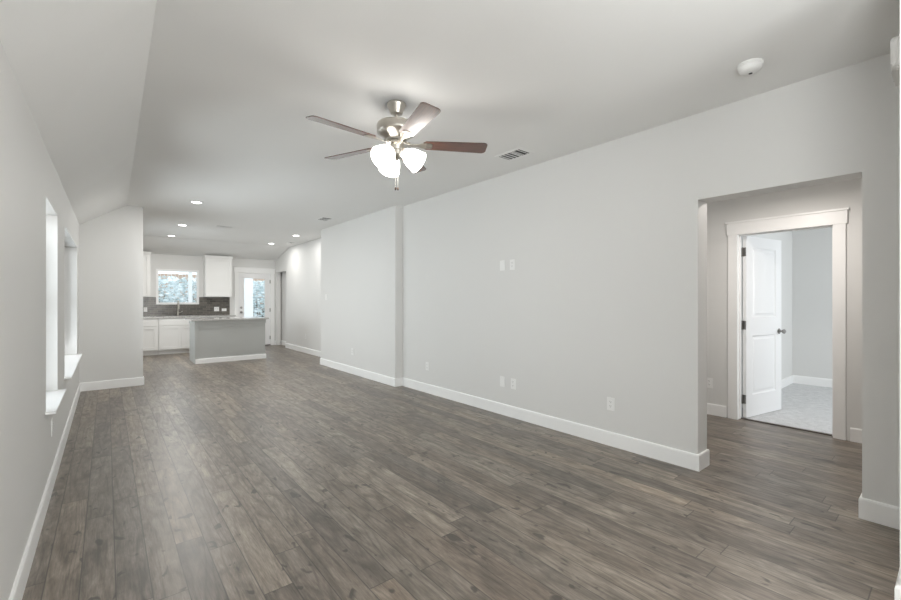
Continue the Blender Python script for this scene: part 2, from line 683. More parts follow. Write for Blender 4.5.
# baseboards (room on the left of the walking direction)
baseboard('baseboard_left', [(XL, 8.01), (XL, YR)])
baseboard('baseboard_divider', [(0.436, 8.13), (0.436, 8.01), (XL, 8.01)])
baseboard('baseboard_right', [(HX0, 1.478), (HX0, 1.29), (XR, 1.29), (XR, 5.44), (XB, 5.44), (XB, 8.30), (XK, 8.30), (XK, 11.8), (3.94, 11.8)])
baseboard('baseboard_back', [(3.99, YB), (3.80, YB)])
baseboard('baseboard_niche', [(3.99, 11.8), (3.99, YB - 0.015)])
baseboard('baseboard_near', [(2.545, YR), (2.545, 0.167), (XR, 0.167), (XR, 0.385), (HX0, 0.385), (HX0, -0.75)])
baseboard('baseboard_hall_left', [(4.146, 2.6), (4.146, 1.478), (HX0 + 0.014, 1.478)])
baseboard('baseboard_hall', [(HX1, -0.75), (HX1, 0.665)])
baseboard('baseboard_hall_far', [(HX1, 1.675), (HX1, 2.6)])
baseboard('baseboard_bedroom', [(RX, -2.0), (RX, 1.71), (5.47, 1.71)], z0=0.004)


# ------------------------------------------------------------------ windows
def window_unit(name, axis, face, hole, depth, mid=(), rail=True, thick=0.03, fw=0.04, label=None, inward=1):
    """vinyl window set `depth` behind the wall face; children: sash, glass"""
    u0, u1, v0, v1 = hole
    c0 = face - inward * depth
    c1 = face - inward * (depth + fw)
    lo, hi = min(c0, c1), max(c0, c1)
    t = thick
    cuts = [u0] + list(mid) + [u1]
    holes = []
    for a, b in zip(cuts, cuts[1:]):
        holes.append((a + (t if a == u0 else t / 2), b - (t if b == u1 else t / 2), v0 + t, v1 - t))
    fr = struct(slab(name, M_VINYL, axis, lo, hi, u0, u1, v0, v1, holes), label)
    for a, b, c, d in holes:
        m = (c + d) / 2
        cm = (lo + hi) / 2
        if rail:
            slab('sash', M_VINYL, axis, cm - 0.014, cm + 0.014, a, b, c, d,
                 [(a + 0.022, b - 0.022, c + 0.022, m - 0.016), (a + 0.022, b - 0.022, m + 0.016, d - 0.022)], parent=fr)
        slab('glass', M_GLASS, axis, cm - 0.003, cm + 0.003, a + 0.005, b - 0.005, c + 0.005, d - 0.005, parent=fr)
    return fr


window_unit('window_1', 'x', XL, W1, 0.128)
window_unit('window_2', 'x', XL, W2, 0.128, mid=(6.325,))
window_unit('added_window_left_rear', 'x', XL, W0, 0.128)  # invented window behind the camera, added to let light in
window_unit('added_window_divider', 'x', XL, W3, 0.128, mid=(10.1,))  # unseen window added behind the divider for kitchen light
window_unit('window_3', 'y', YB, KW, -0.004, rail=False, thick=0.05, fw=0.055, inward=-1)
window_unit('added_window_rear', 'y', YR, RW, 0.10, mid=(1.15,))  # made-up rear window, added as a light opening
window_unit('added_window_bedroom', 'y', -2.0, BW, 0.10, mid=(7.0,))  # unseen window added for the bedroom light


def sill(name, x0, x1, y0, y1, z0, z1):
    bm = bmesh.new()
    box(bm, x0, x1, y0, y1, z0, z1, bev=0.004)
    return struct(link(name, bm, M_SILL))


sill('trim_1', XL - 0.127, XL + 0.05, 3.685, 4.59, 0.580, 0.595)
sill('trim_11', XL - 0.127, XL + 0.05, 9.1, 11.1, 0.588, 0.602)  # sill of the window added behind the divider
sill('trim_2', XL - 0.127, XL + 0.05, 5.215, 7.47, 0.580, 0.595)


# ------------------------------------------------------------------ inner hall door with its craftsman casing
def casing(name, axis, c_face, c_out, u0, u1, z_top, w=0.09, head=0.125, cap=0.02):
    """side boards, flat head board and a thin cap; c_face = wall face, c_out = front of the trim"""
    lo, hi = min(c_face, c_out), max(c_face, c_out)
    s = 1 if c_out > c_face else -1
    bm = bmesh.new()

    def b(u0_, u1_, z0_, z1_, extra=0.0):
        a0, a1 = (lo, hi + extra) if s > 0 else (lo - extra, hi)
        if axis == 'x':
            box(bm, a0, a1, u0_, u1_, z0_, z1_, bev=0.002)
        else:
            box(bm, u0_, u1_, a0, a1, z0_, z1_, bev=0.002)
    b(u0 - w, u0, 0, z_top)
    b(u1, u1 + w, 0, z_top)
    b(u0 - w - 0.012, u1 + w + 0.012, z_top, z_top + head, 0.004)
    b(u0 - w - 0.022, u1 + w + 0.022, z_top + head, z_top + head + cap, 0.014)
    return struct(link(name, bm, M_TRIM))


casing('trim_3', 'x', HX1, HX1 - 0.018, 0.785, 1.565, 2.025)
casing('trim_4', 'x', 5.47, 5.488, 0.785, 1.565, 2.025)
bm = bmesh.new()
box(bm, HX1, 5.47, 1.565, 1.585, 0, 2.045)
box(bm, HX1, 5.47, 0.765, 0.785, 0, 2.045)
box(bm, HX1, 5.47, 0.785, 1.565, 2.025, 2.045)
box(bm, HX1 + 0.045, 5.47 - 0.045, 1.553, 1.565, 0.004, 2.025)
box(bm, HX1 + 0.045, 5.47 - 0.045, 0.785, 0.797, 0.004, 2.025)
box(bm, HX1 + 0.045, 5.47 - 0.045, 0.797, 1.553, 2.013, 2.025)
struct(link('trim_5', bm, M_TRIM))
bm = bmesh.new()
box(bm, 5.405, 5.447, 0.785, 1.565, 0.0, 0.009, bev=0.003)
struct(link('trim_6', bm, M_TRANS), 'thin dark metal strip between hardwood floor and carpet')


def panel_door(name, W_, H_, T_, panels, mat):
    """door leaf, local x from the hinge edge, y through the thickness (0..-T), z up; recessed moulded panels"""
    bm = bmesh.new()
    xs = sorted({0, W_, *[p[0] for p in panels], *[p[1] for p in panels]})
    zs = sorted({0, H_, *[p[2] for p in panels], *[p[3] for p in panels]})

    def is_p(a, b, c, d):
        return any(p[0] <= a and b <= p[1] and p[2] <= c and d <= p[3] for p in panels)
    for y, sgn in ((0.0, -1), (-T_, 1)):
        for a, b in zip(xs, xs[1:]):
            for c, d in zip(zs, zs[1:]):
                if not is_p(a, b, c, d):
                    bm.faces.new([bm.verts.new(p) for p in ((a, y, c), (b, y, c), (b, y, d), (a, y, d))])
        for p in panels:
            rings = []
            for ins, dep in ((0, 0), (0.014, 0.010), (0.030, 0.010), (0.048, 0.004)):
                a, b, c, d = p[0] + ins, p[1] - ins, p[2] + ins, p[3] - ins
                yy = y + sgn * dep
                rings.append([bm.verts.new(q) for q in ((a, yy, c), (b, yy, c), (b, yy, d), (a, yy, d))])
            for A, B in zip(rings, rings[1:]):
                for i in range(4):
                    j = (i + 1) % 4
                    bm.faces.new([A[i], A[j], B[j], B[i]])
            bm.faces.new(rings[-1])
    for a, b, c, d in (((0, 0, 0), (W_, 0, 0), (W_, -T_, 0), (0, -T_, 0)), ((0, 0, H_), (W_, 0, H_), (W_, -T_, H_), (0, -T_, H_)),
                       ((0, 0, 0), (0, 0, H_), (0, -T_, H_), (0, -T_, 0)), ((W_, 0, 0), (W_, 0, H_), (W_, -T_, H_), (W_, -T_, 0))):
        bm.faces.new([bm.verts.new(q) for q in (a, b, c, d)])
    bmesh.ops.remove_doubles(bm, verts=bm.verts[:], dist=1e-5)
    return link(name, bm, mat)


LW, LH, LT = 0.762, 2.005, 0.035
d1 = struct(panel_door('door_1', LW, LH, LT, [(0.125, LW - 0.125, 0.24, 0.90), (0.125, LW - 0.125, 1.10, LH - 0.12)], M_DOOR),
            'white two-panel interior door standing ajar into the carpeted room')
d1.location = (5.462, 1.549, 0.012)
d1.rotation_euler = (0, 0, math.radians(-11))
for s in (1, -1):
    bm = bmesh.new()
    y0 = 0.0 if s > 0 else -LT
    mt = Matrix.Translation((LW - 0.06, y0, 0.93)) @ Matrix.Rotation(-s * PI / 2, 4, 'X')
    lathe(bm, [(0.032, 0.0), (0.032, 0.006), (0.026, 0.009), (0.012, 0.012), (0.011, 0.030), (0.020, 0.038), (0.027, 0.048), (0.027, 0.058), (0.018, 0.066)], 24, mt)
    link('door_knob', bm, M_HINGE, d1, smooth=True)
for z in (0.20, 1.02, 1.83):
    bm = bmesh.new()
    lathe(bm, [(0.0075, z - 0.05), (0.0075, z + 0.05)], 12, Matrix.Translation((-0.009, 0.0, 0)))
    box(bm, -0.0025, 0.0, -0.032, 0.0, z - 0.048, z + 0.048)
    link('hinge', bm, M_HINGE, d1)
# hinge leaves let into the jamb
for z in (0.21, 1.03, 1.84):
    bm = bmesh.new()
    box(bm, 5.425, 5.468, 1.5625, 1.5655, z - 0.05, z + 0.05)
    struct(link('trim_7', bm, M_HINGE), 'dark nickel hinge leaf on the door jamb')

# ------------------------------------------------------------------ exterior kitchen door
casing('trim_8', 'y', YB, YB - 0.018, 2.835, 3.685, 2.075, w=0.10, head=0.125)
bm = bmesh.new()
box(bm, 2.815, 2.835, YB, YB + 0.13, 0, 2.08)
box(bm, 3.685, 3.705, YB, YB + 0.13, 0, 2.08)
box(bm, 2.835, 3.685, YB, YB + 0.13, 2.062, 2.08)
struct(link('trim_9', bm, M_TRIM))
bm = bmesh.new()
box(bm, 2.835, 3.685, YB - 0.01, YB + 0.15, 0.0, 0.022, bev=0.004)
struct(link('trim_10', bm, M_TRANS), 'dark threshold under the glazed kitchen door')
d2 = struct(slab('door_2', M_DOOR, 'y', YB + 0.012, YB + 0.056, 2.838, 3.682, 0.024, 2.060, [(2.975, 3.535, 0.26, 1.925)]),
            'white exterior door with a tall glass pane')
slab('glass', M_GLASS, 'y', YB + 0.031, YB + 0.037, 2.975, 3.535, 0.26, 1.925, parent=d2)
slab('glazing_frame', M_VINYL, 'y', YB + 0.004, YB + 0.012, 2.955, 3.555, 0.24, 1.945, [(2.983, 3.527, 0.268, 1.917)], parent=d2)
for z in (0.97, 1.10):
    bm = bmesh.new()
    mt = Matrix.Translation((2.905, YB + 0.012, z)) @ Matrix.Rotation(PI / 2, 4, 'X')
    if z < 1:
        lathe(bm, [(0.032, 0), (0.032, 0.006), (0.012, 0.01), (0.011, 0.03), (0.024, 0.04), (0.027, 0.055), (0.016, 0.066)], 20, mt)
        link('door_knob', bm, M_HINGE, d2, smooth=True)
    else:
        lathe(bm, [(0.030, 0), (0.030, 0.010), (0.024, 0.014), (0.006, 0.015), (0.006, 0.03)], 20, mt)
        link('deadbolt', bm, M_HINGE, d2, smooth=True)
for z in (0.22, 1.02, 1.84):
    bm = bmesh.new()
    box(bm, 3.664, 3.690, YB - 0.004, YB + 0.012, z - 0.05, z + 0.05, bev=0.002)
    link('hinge', bm, M_HINGE, d2)

# ------------------------------------------------------------------ kitchen: backsplash, cabinets, counter, sink, faucet
o = struct(slab('backsplash', M_TILE, 'y', YB - 0.010, YB - 0.0005, XL + 0.005, 2.612, 0.912, 1.385, [(KW[0], KW[1], KW[2] - 0.003, 1.5)]),
           'dark grey-brown subway tile backsplash behind the kitchen counter', 'backsplash')


def shaker(name, x0, x1, z0, z1, yf, parent, rail=0.058, rec=0.014):
    bm = bmesh.new()
    t = 0.019
    if z1 - z0 < 0.2:
        box(bm, x0, x1, yf, yf + t, z0, z1, bev=0.0015)
    else:
        box(bm, x0, x0 + rail, yf, yf + t, z0, z1)
        box(bm, x1 - rail, x1, yf, yf + t, z0, z1)
        box(bm, x0 + rail, x1 - rail, yf, yf + t, z0, z0 + rail)
        box(bm, x0 + rail, x1 - rail, yf, yf + t, z1 - rail, z1)
        box(bm, x0 + rail, x1 - rail, yf + rec, yf + t, z0 + rail, z1 - rail)
    return link(name, bm, M_CAB, parent)


CY0, CY1 = 12.15, YB - 0.012


def base_cabinet(x0, x1, label, doors, fronts=1):
    w = x1 - x0
    t = thing('base_cabinet', label, 'cabinet', (x0, CY0, 0), group='base cabinets along the kitchen end wall')
    bm = bmesh.new()
    D = CY1 - CY0
    y0 = 0.020
    box(bm, 0, 0.018, y0, D, 0.10, 0.878)
    box(bm, w - 0.018, w, y0, D, 0.10, 0.878)
    box(bm, 0.018, w - 0.018, y0, D, 0.10, 0.118)
    box(bm, 0.018, w - 0.018, D - 0.01, D, 0.118, 0.878)
    # face frame
    box(bm, 0.0, 0.038, 0.0005, y0, 0.10, 0.878)
    box(bm, w - 0.038, w, 0.0005, y0, 0.10, 0.878)
    for a, b in ((0.10, 0.138), (0.665, 0.700), (0.845, 0.878)):
        box(bm, 0.038, w - 0.038, 0.0005, y0, a, b)
    link('body', bm, M_CAB, t)
    bx('toe_kick', M_CAB, t, 0, w, 0.075, 0.09, 0.0, 0.10)
    g = 0.024
    shaker('drawer_front', g, w - g, 0.695, 0.857, -0.019, t)
    n = doors
    ww = (w - 2 * g - (n - 1) * 0.003) / n
    for i in range(n):
        a = g + i * (ww + 0.003)
        shaker('door', a, a + ww, 0.125, 0.677, -0.019, t)
    return t


base_cabinet(-0.295, 0.345, 'white base cabinet hidden behind the divider wall, leftmost of the row', 2)
base_cabinet(0.35, 0.953, 'narrow white base cabinet beside the end of the divider wall, left of the sink cabinet', 1)
base_cabinet(0.958, 1.872, 'wide white sink base cabinet directly under the faucet and kitchen window', 2)
base_cabinet(1.877, 2.612, 'white base cabinet behind the island, under the right wall cabinet', 2)

SK = (1.08, 1.76, 12.24, 12.60)
ct = slab('countertop', M_GRAN, 'z', 0.880, 0.910, XL + 0.005, 2.63, 12.11, YB - 0.011, [SK])
tag(ct, 'long pale granite countertop along the kitchen end wall, holding the faucet', 'countertop')
sk = thing('kitchen_sink', 'stainless undermount sink set in the granite counter under the kitchen window', 'sink', (0, 0, 0))
bm = bmesh.new()
t_ = 0.003
box(bm, SK[0] - 0.012, SK[0] + 0.004, SK[2] - 0.012, SK[3] + 0.012, 0.70, 0.879)
box(bm, SK[1] - 0.004, SK[1] + 0.012, SK[2] - 0.012, SK[3] + 0.012, 0.70, 0.879)
box(bm, SK[0], SK[1], SK[2] - 0.012, SK[2] + 0.004, 0.71, 0.879)
box(bm, SK[0], SK[1], SK[3] - 0.004, SK[3] + 0.012, 0.71, 0.879)
box(bm, SK[0], SK[1], SK[2], SK[3], 0.70, 0.71)
link('basin', bm, M_STEEL, sk)
bm = bmesh.new()
lathe(bm, [(0.045, 0.710), (0.045, 0.714), (0.03, 0.713)], 20, Matrix.Translation((1.42, 12.42, 0)))
link('drain', bm, M_HINGE, sk)

fa = thing('kitchen_faucet', 'tall gooseneck nickel faucet standing at the kitchen window', 'faucet', (1.405, 12.655, 0.910))
bm = bmesh.new()
lathe(bm, [(0.030, 0), (0.030, 0.006), (0.022, 0.012), (0.020, 0.10), (0.016, 0.115)], 24)
link('base', bm, M_NICK, fa, smooth=True)
bm = bmesh.new()
pts = [(0, 0, 0.10), (0, 0, 0.30)]
for i in range(1, 13):
    a = PI * i / 12
    pts.append((0, -0.085 + 0.085 * math.cos(a), 0.30 + 0.085 * math.sin(a)))
pts.append((0, -0.17, 0.26))
tube(bm, pts, 0.0125, 14)
link('spout', bm, M_NICK, fa, smooth=True)
bm = bmesh.new()
lathe(bm, [(0.014, 0), (0.018, 0.02), (0.018, 0.09), (0.014, 0.10)], 18, Matrix.Translation((0, -0.17, 0.165)))
link('spray_head', bm, M_NICK, fa, smooth=True)
bm = bmesh.new()
tube(bm, [(0.018, 0, 0.07), (0.05, 0, 0.08), (0.10, -0.01, 0.115)], [0.012, 0.008, 0.006], 12)
link('handle', bm, M_NICK, fa, smooth=True)


def wall_cabinet(x0, x1, label, n):
    w = x1 - x0
    t = thing('wall_cabinet', label, 'cabinet', (x0, 12.43, 1.39), group='upper wall cabinets beside the kitchen window')
    bm = bmesh.new()
    H = 1.02
    box(bm, 0, w, 0.0, YB - 0.012 - 12.43, 0, H)
    link('body', bm, M_CAB, t)
    bm = bmesh.new()
    D = YB - 0.001 - 12.43
    for dz, ex in ((0.0, 0.008), (0.03, 0.018)):
        box(bm, -ex, w + ex, -0.019 - ex, D, H + dz, H + dz + 0.030, bev=0.003)
    link('crown_moulding', bm, M_CAB, t)
    g = 0.012
    ww = (w - 2 * g - (n - 1) * 0.003) / n
    for i in range(n):
        a = g + i * (ww + 0.003)
        shaker('door', a, a + ww, 0.012, H - 0.012, -0.0195, t)
    return t


wall_cabinet(0.09, 0.818, 'white upper cabinet left of the kitchen window, mostly hidden by the divider wall', 2)
wall_cabinet(1.978, 2.605, 'white upper cabinet between the kitchen window and the glazed door', 1)

# ------------------------------------------------------------------ kitchen island
isl = thing('kitchen_island', 'grey painted kitchen island with a pale granite top and white base trim', 'kitchen island', (0, 0, 0))
IX0, IX1, IY0, IY1 = 1.405, 2.762, 9.955, 10.72
bm = bmesh.new()
box(bm, IX0, IX1, IY0, IY1, 0.0, 0.879)
link('body', bm, M_ISL, isl)
bm = bmesh.new()
box(bm, IX0 - 0.012, IX1 + 0.012, IY0 - 0.012, IY0, 0.80, 0.879, bev=0.002)
box(bm, IX0 - 0.012, IX0, IY0, IY1, 0.80, 0.879, bev=0.002)
box(bm, IX1, IX1 + 0.012, IY0, IY1, 0.80, 0.879, bev=0.002)
box(bm, IX0 - 0.012, IX0 + 0.05, IY0 - 0.012, IY0, 0.0, 0.80, bev=0.002)
link('trim_rail', bm, M_ISL, isl)
bb = baseboard('base_trim', [(IX1, IY1), (IX1, IY0), (IX0, IY0)], h=0.10, d=0.016, mat=M_TRIM)
del bb['kind']
bb.parent = isl
o = slab('countertop', M_GRAN, 'z', 0.880, 0.912, 1.325, 2.83, 9.90, 10.79, parent=isl)
o['label'] = 'pale speckled granite slab'
for i in range(2):
    a = IX0 + 0.02 + i * 0.665
    # cabinet doors on the working side
    bm = bmesh.new()
    box(bm, a, a + 0.655, IY1, IY1 + 0.019, 0.12, 0.86, bev=0.002)
    link('door', bm, M_CAB, isl)

# ------------------------------------------------------------------ outlets and switches (local: plate in the x-z plane, facing -y)
def plate_bm(w, h):
    bm = bmesh.new()
    box(bm, -w / 2, w / 2, -0.0055, 0, -h / 2, h / 2, bev=0.0025)
    return bm


def face_rot(d):
    return {'-y': 0.0, '-x': -PI / 2, '+x': PI / 2, '+y': PI}[d]


def outlet(loc, d, label, group=None, w=0.072, h=0.116, gangs=1, horizontal=False):
    t = thing('wall_outlet', label, 'outlet', loc, face_rot(d), group)
    if horizontal:
        t.rotation_euler = (0, PI / 2, face_rot(d))
    link('cover_plate', plate_bm(w, h), M_PLAST, t)
    for g in range(gangs):
        gx = (g - (gangs - 1) / 2) * 0.046
        for z in (0.0195, -0.0195):
            bm = bmesh.new()
            prism(bm, [(gx + 0.0165 * math.cos(a) * 1.0, z + 0.0145 * math.sin(a)) for a in [2 * PI * i / 20 for i in range(20)]], 0, 0.0085,
                  Matrix(((1, 0, 0, 0), (0, 0, -1, 0), (0, 1, 0, 0), (0, 0, 0, 1))))
            rc = link('receptacle', bm, M_PLAST, t)
            bm = bmesh.new()
            for sx in (-0.0065, 0.0065):
                box(bm, gx + sx - 0.0012, gx + sx + 0.0012, -0.0090, -0.0084, z + 0.000, z + 0.008)
            box(bm, gx - 0.0022, gx + 0.0022, -0.0090, -0.0084, z - 0.0085, z - 0.0045)
            link('slot', bm, M_DARK, rc)
    return t


def switch(loc, d, label, group=None, w=0.072):
    t = thing('light_switch', label, 'light switch', loc, face_rot(d), group)
    link('cover_plate', plate_bm(w, 0.116), M_PLAST, t)
    bm = bmesh.new()
    box(bm, -0.016, 0.016, -0.0085, -0.005, -0.032, 0.032, bev=0.001)
    link('rocker', bm, M_PLAST, t)
    return t


def blank(loc, d, label, group=None):
    t = thing('blank_wall_plate', label, 'wall plate', loc, face_rot(d), group)
    link('cover_plate', plate_bm(0.072, 0.116), M_PLAST, t)
    for z in (0.042, -0.042):
        bm = bmesh.new()
        lathe(bm, [(0.003, 0), (0.003, 0.0068)], 10, Matrix.Translation((0, 0, z)) @ Matrix.Rotation(PI / 2, 4, 'X'))
        link('screw', bm, M_PLAST, t)
    return t


outlet((XR, 2.008, 0.375), '-x', 'white wall outlet low on the long right wall, the one nearest the hall opening')
outlet((XR, 3.177, 0.375), '-x', 'white wall outlet low on the right wall, just right of a blank plate')
blank((XR, 3.345, 0.375), '-x', 'low blank white wall plate near the floor, left of an outlet')
outlet((XR, 3.192, 1.705), '-x', 'white wall outlet high on the right wall, right of the other high plate')
blank((XR, 3.345, 1.705), '-x', 'blank white wall plate high on the right wall at television height')
outlet((XR, 4.80, 0.375), '-x', 'white wall outlet low on the right wall beside the projecting wall corner')
outlet((XB, 6.87, 0.394), '-x', 'white wall outlet low on the projecting right wall section')
switch((XB, 8.02, 1.37), '-x', 'white light switch at the far end of the projecting wall section')
outlet((XK, 10.34, 0.41), '-x', 'white wall outlet low on the kitchen side wall beyond the island')
outlet((HX1, 1.845, 0.36), '-x', 'white wall outlet in the hall left of the door casing')
outlet((XL, 4.07, 0.415), '+x', 'white wall outlet on the left wall below the nearer window')
outlet((2.293, YB - 0.010, 1.067), '-y', 'square double outlet on the dark tile backsplash, left of the flat one', w=0.118, gangs=2)
outlet((2.474, YB - 0.010, 1.045), '-y', 'sideways white outlet on the dark tile backsplash near the door casing', horizontal=True)
outlet((0.74, YB - 0.010, 1.075), '-y', 'white outlet on the tile backsplash beside the divider wall')
switch((2.75, 0.167, 1.315), '+y', 'white light switch on the wall at the far right edge of the picture')

# ------------------------------------------------------------------ ceiling registers
def register(loc, w, l, label, rz=0.0):
    t = thing('ceiling_vent', label, 'vent', loc, rz, 'ceiling air vents')
    slab('frame', M_PLAST, 'z', -0.004, 0.0, -w / 2 - 0.028, w / 2 + 0.028, -l / 2 - 0.028, l / 2 + 0.028, [(-w / 2, w / 2, -l / 2, l / 2)], parent=t)
    bx('duct_shade', M_VENTD, t, -w / 2, w / 2, -l / 2, l / 2, -0.0015, -0.0005)  # flat dark sheet painting the shade seen between the louvres
    bm = bmesh.new()
    # two-way louvres: short bank and long bank, split by a bar
    k = 0.36
    yb = -l / 2 + l * k
    box(bm, -w / 2, w / 2, yb - 0.006, yb + 0.006, -0.0035, -0.001)
    for a, b_, n, sg in ((-l / 2, yb, 2, 1), (yb, l / 2, 4, -1)):
        for i in range(n):
            y = a + (i + 0.5) * ((b_ - a) / n)
            mt = Matrix.Translation((0, y, -0.003)) @ Matrix.Rotation(math.radians(6 * sg), 4, 'X')
            box(bm, -w / 2, w / 2, -0.0055, 0.0055, -0.0006, 0.0006, mat=mt)
    link('louvre_blades', bm, M_PLAST, t)
    return t


register((3.10, 2.80, ZC), 0.16, 0.27, 'white ceiling vent near the fan, closest of the vents to the camera')
register((2.98, 7.15, ZC), 0.16, 0.27, 'white ceiling vent above the projecting section of right wall')
register((1.78, 9.15, ZC), 0.27, 0.16, 'white ceiling vent between the rows of recessed kitchen lights')
register((3.57, 10.65, ZC), 0.10, 0.20, 'small ceiling vent beside the kitchen side wall')

# ------------------------------------------------------------------ recessed ceiling lights
def downlight(x, y, label, p=20):
    t = thing('recessed_light', label, 'ceiling light', (x, y, ZC), group='recessed kitchen downlights')
    bm = bmesh.new()
    lathe(bm, [(0.062, -0.0005), (0.064, -0.008), (0.082, -0.008), (0.088, -0.0005)], 36)
    link('trim_ring', bm, M_PLAST, t, smooth=True)
    bm = bmesh.new()
    lathe(bm, [(0.062, -0.0008), (0.062, -0.0055), (0.02, -0.0065)], 36)
    link('lens', bm, M_LED, t, smooth=True)
    l = area('lamp', (0, 0, -0.012), (0, 0, 0), 0.11, 0.11, p, (1.0, 0.985, 0.95), t, 'DISK', spread=PI)
    return t


downlight(1.016, 7.09, 'lit recessed ceiling light nearest the living room, above the divider wall end')
downlight(1.12, 9.43, 'lit recessed ceiling light, second of the left row towards the kitchen')
downlight(1.115, 11.15, 'lit recessed ceiling light nearest the kitchen window')
downlight(3.25, 9.37, 'lit recessed ceiling light near the right kitchen wall, the nearer of two', 8)
downlight(3.23, 11.10, 'lit recessed ceiling light near the glazed kitchen door', 12)

# ------------------------------------------------------------------ smoke detector, chime box
sd = thing('smoke_detector', 'round white smoke detector on the ceiling near the hall opening', 'smoke detector', (3.02, 0.82, ZC))
bm = bmesh.new()
lathe(bm, [(0.066, 0), (0.068, -0.008), (0.064, -0.014)], 40)
link('mounting_base', bm, M_PLAST, sd, smooth=True)
bm = bmesh.new()
lathe(bm, [(0.062, -0.0135), (0.063, -0.022), (0.056, -0.040), (0.045, -0.048), (0.020, -0.051)], 40)
cv = link('cover', bm, M_PLAST, sd, smooth=True)
bm = bmesh.new()
lathe(bm, [(0.010, -0.050), (0.010, -0.053), (0.006, -0.054)], 18, Matrix.Translation((0.012, 0.0, 0)))
link('test_button', bm, M_VENTD, sd, smooth=True)

ch = thing('wall_siren', 'white rounded alarm sounder high on the wall at the right edge', 'alarm sounder', (2.93, 0.167, 2.448), PI)
bm = bmesh.new()
ol = []
for cx, cz, a0 in ((0.108, 0.052, 0), (-0.108, 0.052, PI / 2), (-0.108, -0.052, PI), (0.108, -0.052, 1.5 * PI)):
    for i in range(6):
        a = a0 + (PI / 2) * i / 5
        ol.append((cx + 0.025 * math.cos(a), cz + 0.025 * math.sin(a)))
prism(bm, ol, 0, 0.046, Matrix(((1, 0, 0, 0), (0, 0, -1, 0), (0, 1, 0, 0), (0, 0, 0, 1))), bev=0.006)
hs = link('housing', bm, M_PLAST, ch, smooth=True)
for r in (0.030, 0.045, 0.060):
    bm = bmesh.new()
    pts = [(-0.105 + r * math.cos(a), -0.0465, -0.03 + r * 0.75 * math.sin(a)) for a in [math.radians(-50 + 10 * i) for i in range(11)]]
    tube(bm, pts, 0.003, 8)
    link('grille_slot', bm, M_DARK, ch)

# ------------------------------------------------------------------ ceiling fan
FX, FY = 1.636, 2.619
fan = thing('ceiling_fan', 'brushed nickel ceiling fan with five dark wood blades and a lit glass light kit', 'ceiling fan', (FX, FY, 0))
bm = bmesh.new()
lathe(bm, [(0.068, ZC), (0.070, ZC - 0.010), (0.067, ZC - 0.018), (0.046, ZC - 0.062), (0.042, ZC - 0.074), (0.020, ZC - 0.078)], 40)
link('canopy', bm, M_NICK, fan, smooth=True)
bm = bmesh.new()
lathe(bm, [(0.0125, ZC - 0.15), (0.0125, ZC - 0.085)], 20)
link('downrod', bm, M_NICK, fan, smooth=True)
bm = bmesh.new()
lathe(bm, [(0.024, 2.612), (0.028, 2.600), (0.10, 2.594), (0.136, 2.588), (0.142, 2.578), (0.142, 2.532), (0.138, 2.522), (0.10, 2.498), (0.075, 2.478), (0.075, 2.462), (0.05, 2.455)], 48)
link('motor_housing', bm, M_NICK, fan, smooth=True)
bm = bmesh.new()
lathe(bm, [(0.075, 2.456), (0.080, 2.448), (0.080, 2.440), (0.055, 2.432), (0.050, 2.400), (0.058, 2.392), (0.058, 2.360), (0.045, 2.345), (0.018, 2.338), (0.008, 2.325)], 40)
link('switch_housing', bm, M_NICK, fan, smooth=True)

BZ = 2.447
ol = []
R0, R1 = 0.195, 0.668
w0, w1 = 0.052, 0.066
for cx, cy, a0, r in ((R1 - 0.028, w1 - 0.028, 0, 0.028),):
    for i in range(7):
        a = a0 + (PI / 2) * i / 6
        ol.append((cx + r * math.cos(a), cy + r * math.sin(a)))
ol += [(R0 + 0.02, w0), (R0, w0 - 0.02), (R0, -w0 + 0.02), (R0 + 0.02, -w0)]
for i in range(7):
    a = -PI / 2 + (PI / 2) * i / 6
    ol.append((R1 - 0.028 + 0.028 * math.cos(a), -w1 + 0.028 + 0.028 * math.sin(a)))
bm = bmesh.new()
prism(bm, ol, -0.003, 0.003, bev=0.0012)
blade0 = link('blade', bm, M_BLADE, fan)
bm = bmesh.new()
# blade iron: flat arm under the blade with a spread foot, cranked up into the hub
foot = [(0.085, 0.014), (0.15, 0.012), (0.19, 0.030), (0.245, 0.036), (0.262, 0.022), (0.262, -0.022), (0.245, -0.036), (0.19, -0.030), (0.15, -0.012), (0.085, -0.014)]
prism(bm, foot, -0.0075, -0.0032, bev=0.001)
box(bm, 0.055, 0.10, -0.016, 0.016, -0.008, 0.010, bev=0.002)
for px, py in ((0.215, 0.02), (0.215, -0.02), (0.245, 0)):
    lathe(bm, [(0.005, -0.010), (0.005, -0.007)], 10, Matrix.Translation((px, py, 0)))
iron0 = link('blade_iron', bm, M_NICK, blade0)
A0 = math.radians(38.6 + 1.5)
for i in range(5):
    if i == 0:
        b = blade0
    else:
        b = blade0.copy()
        COL.objects.link(b)
        b.parent = fan
        c = iron0.copy()
        COL.objects.link(c)
        c.parent = b
    b.location = (0, 0, BZ)
    b.rotation_euler = (math.radians(-12), 0, A0 + i * 2 * PI / 5)

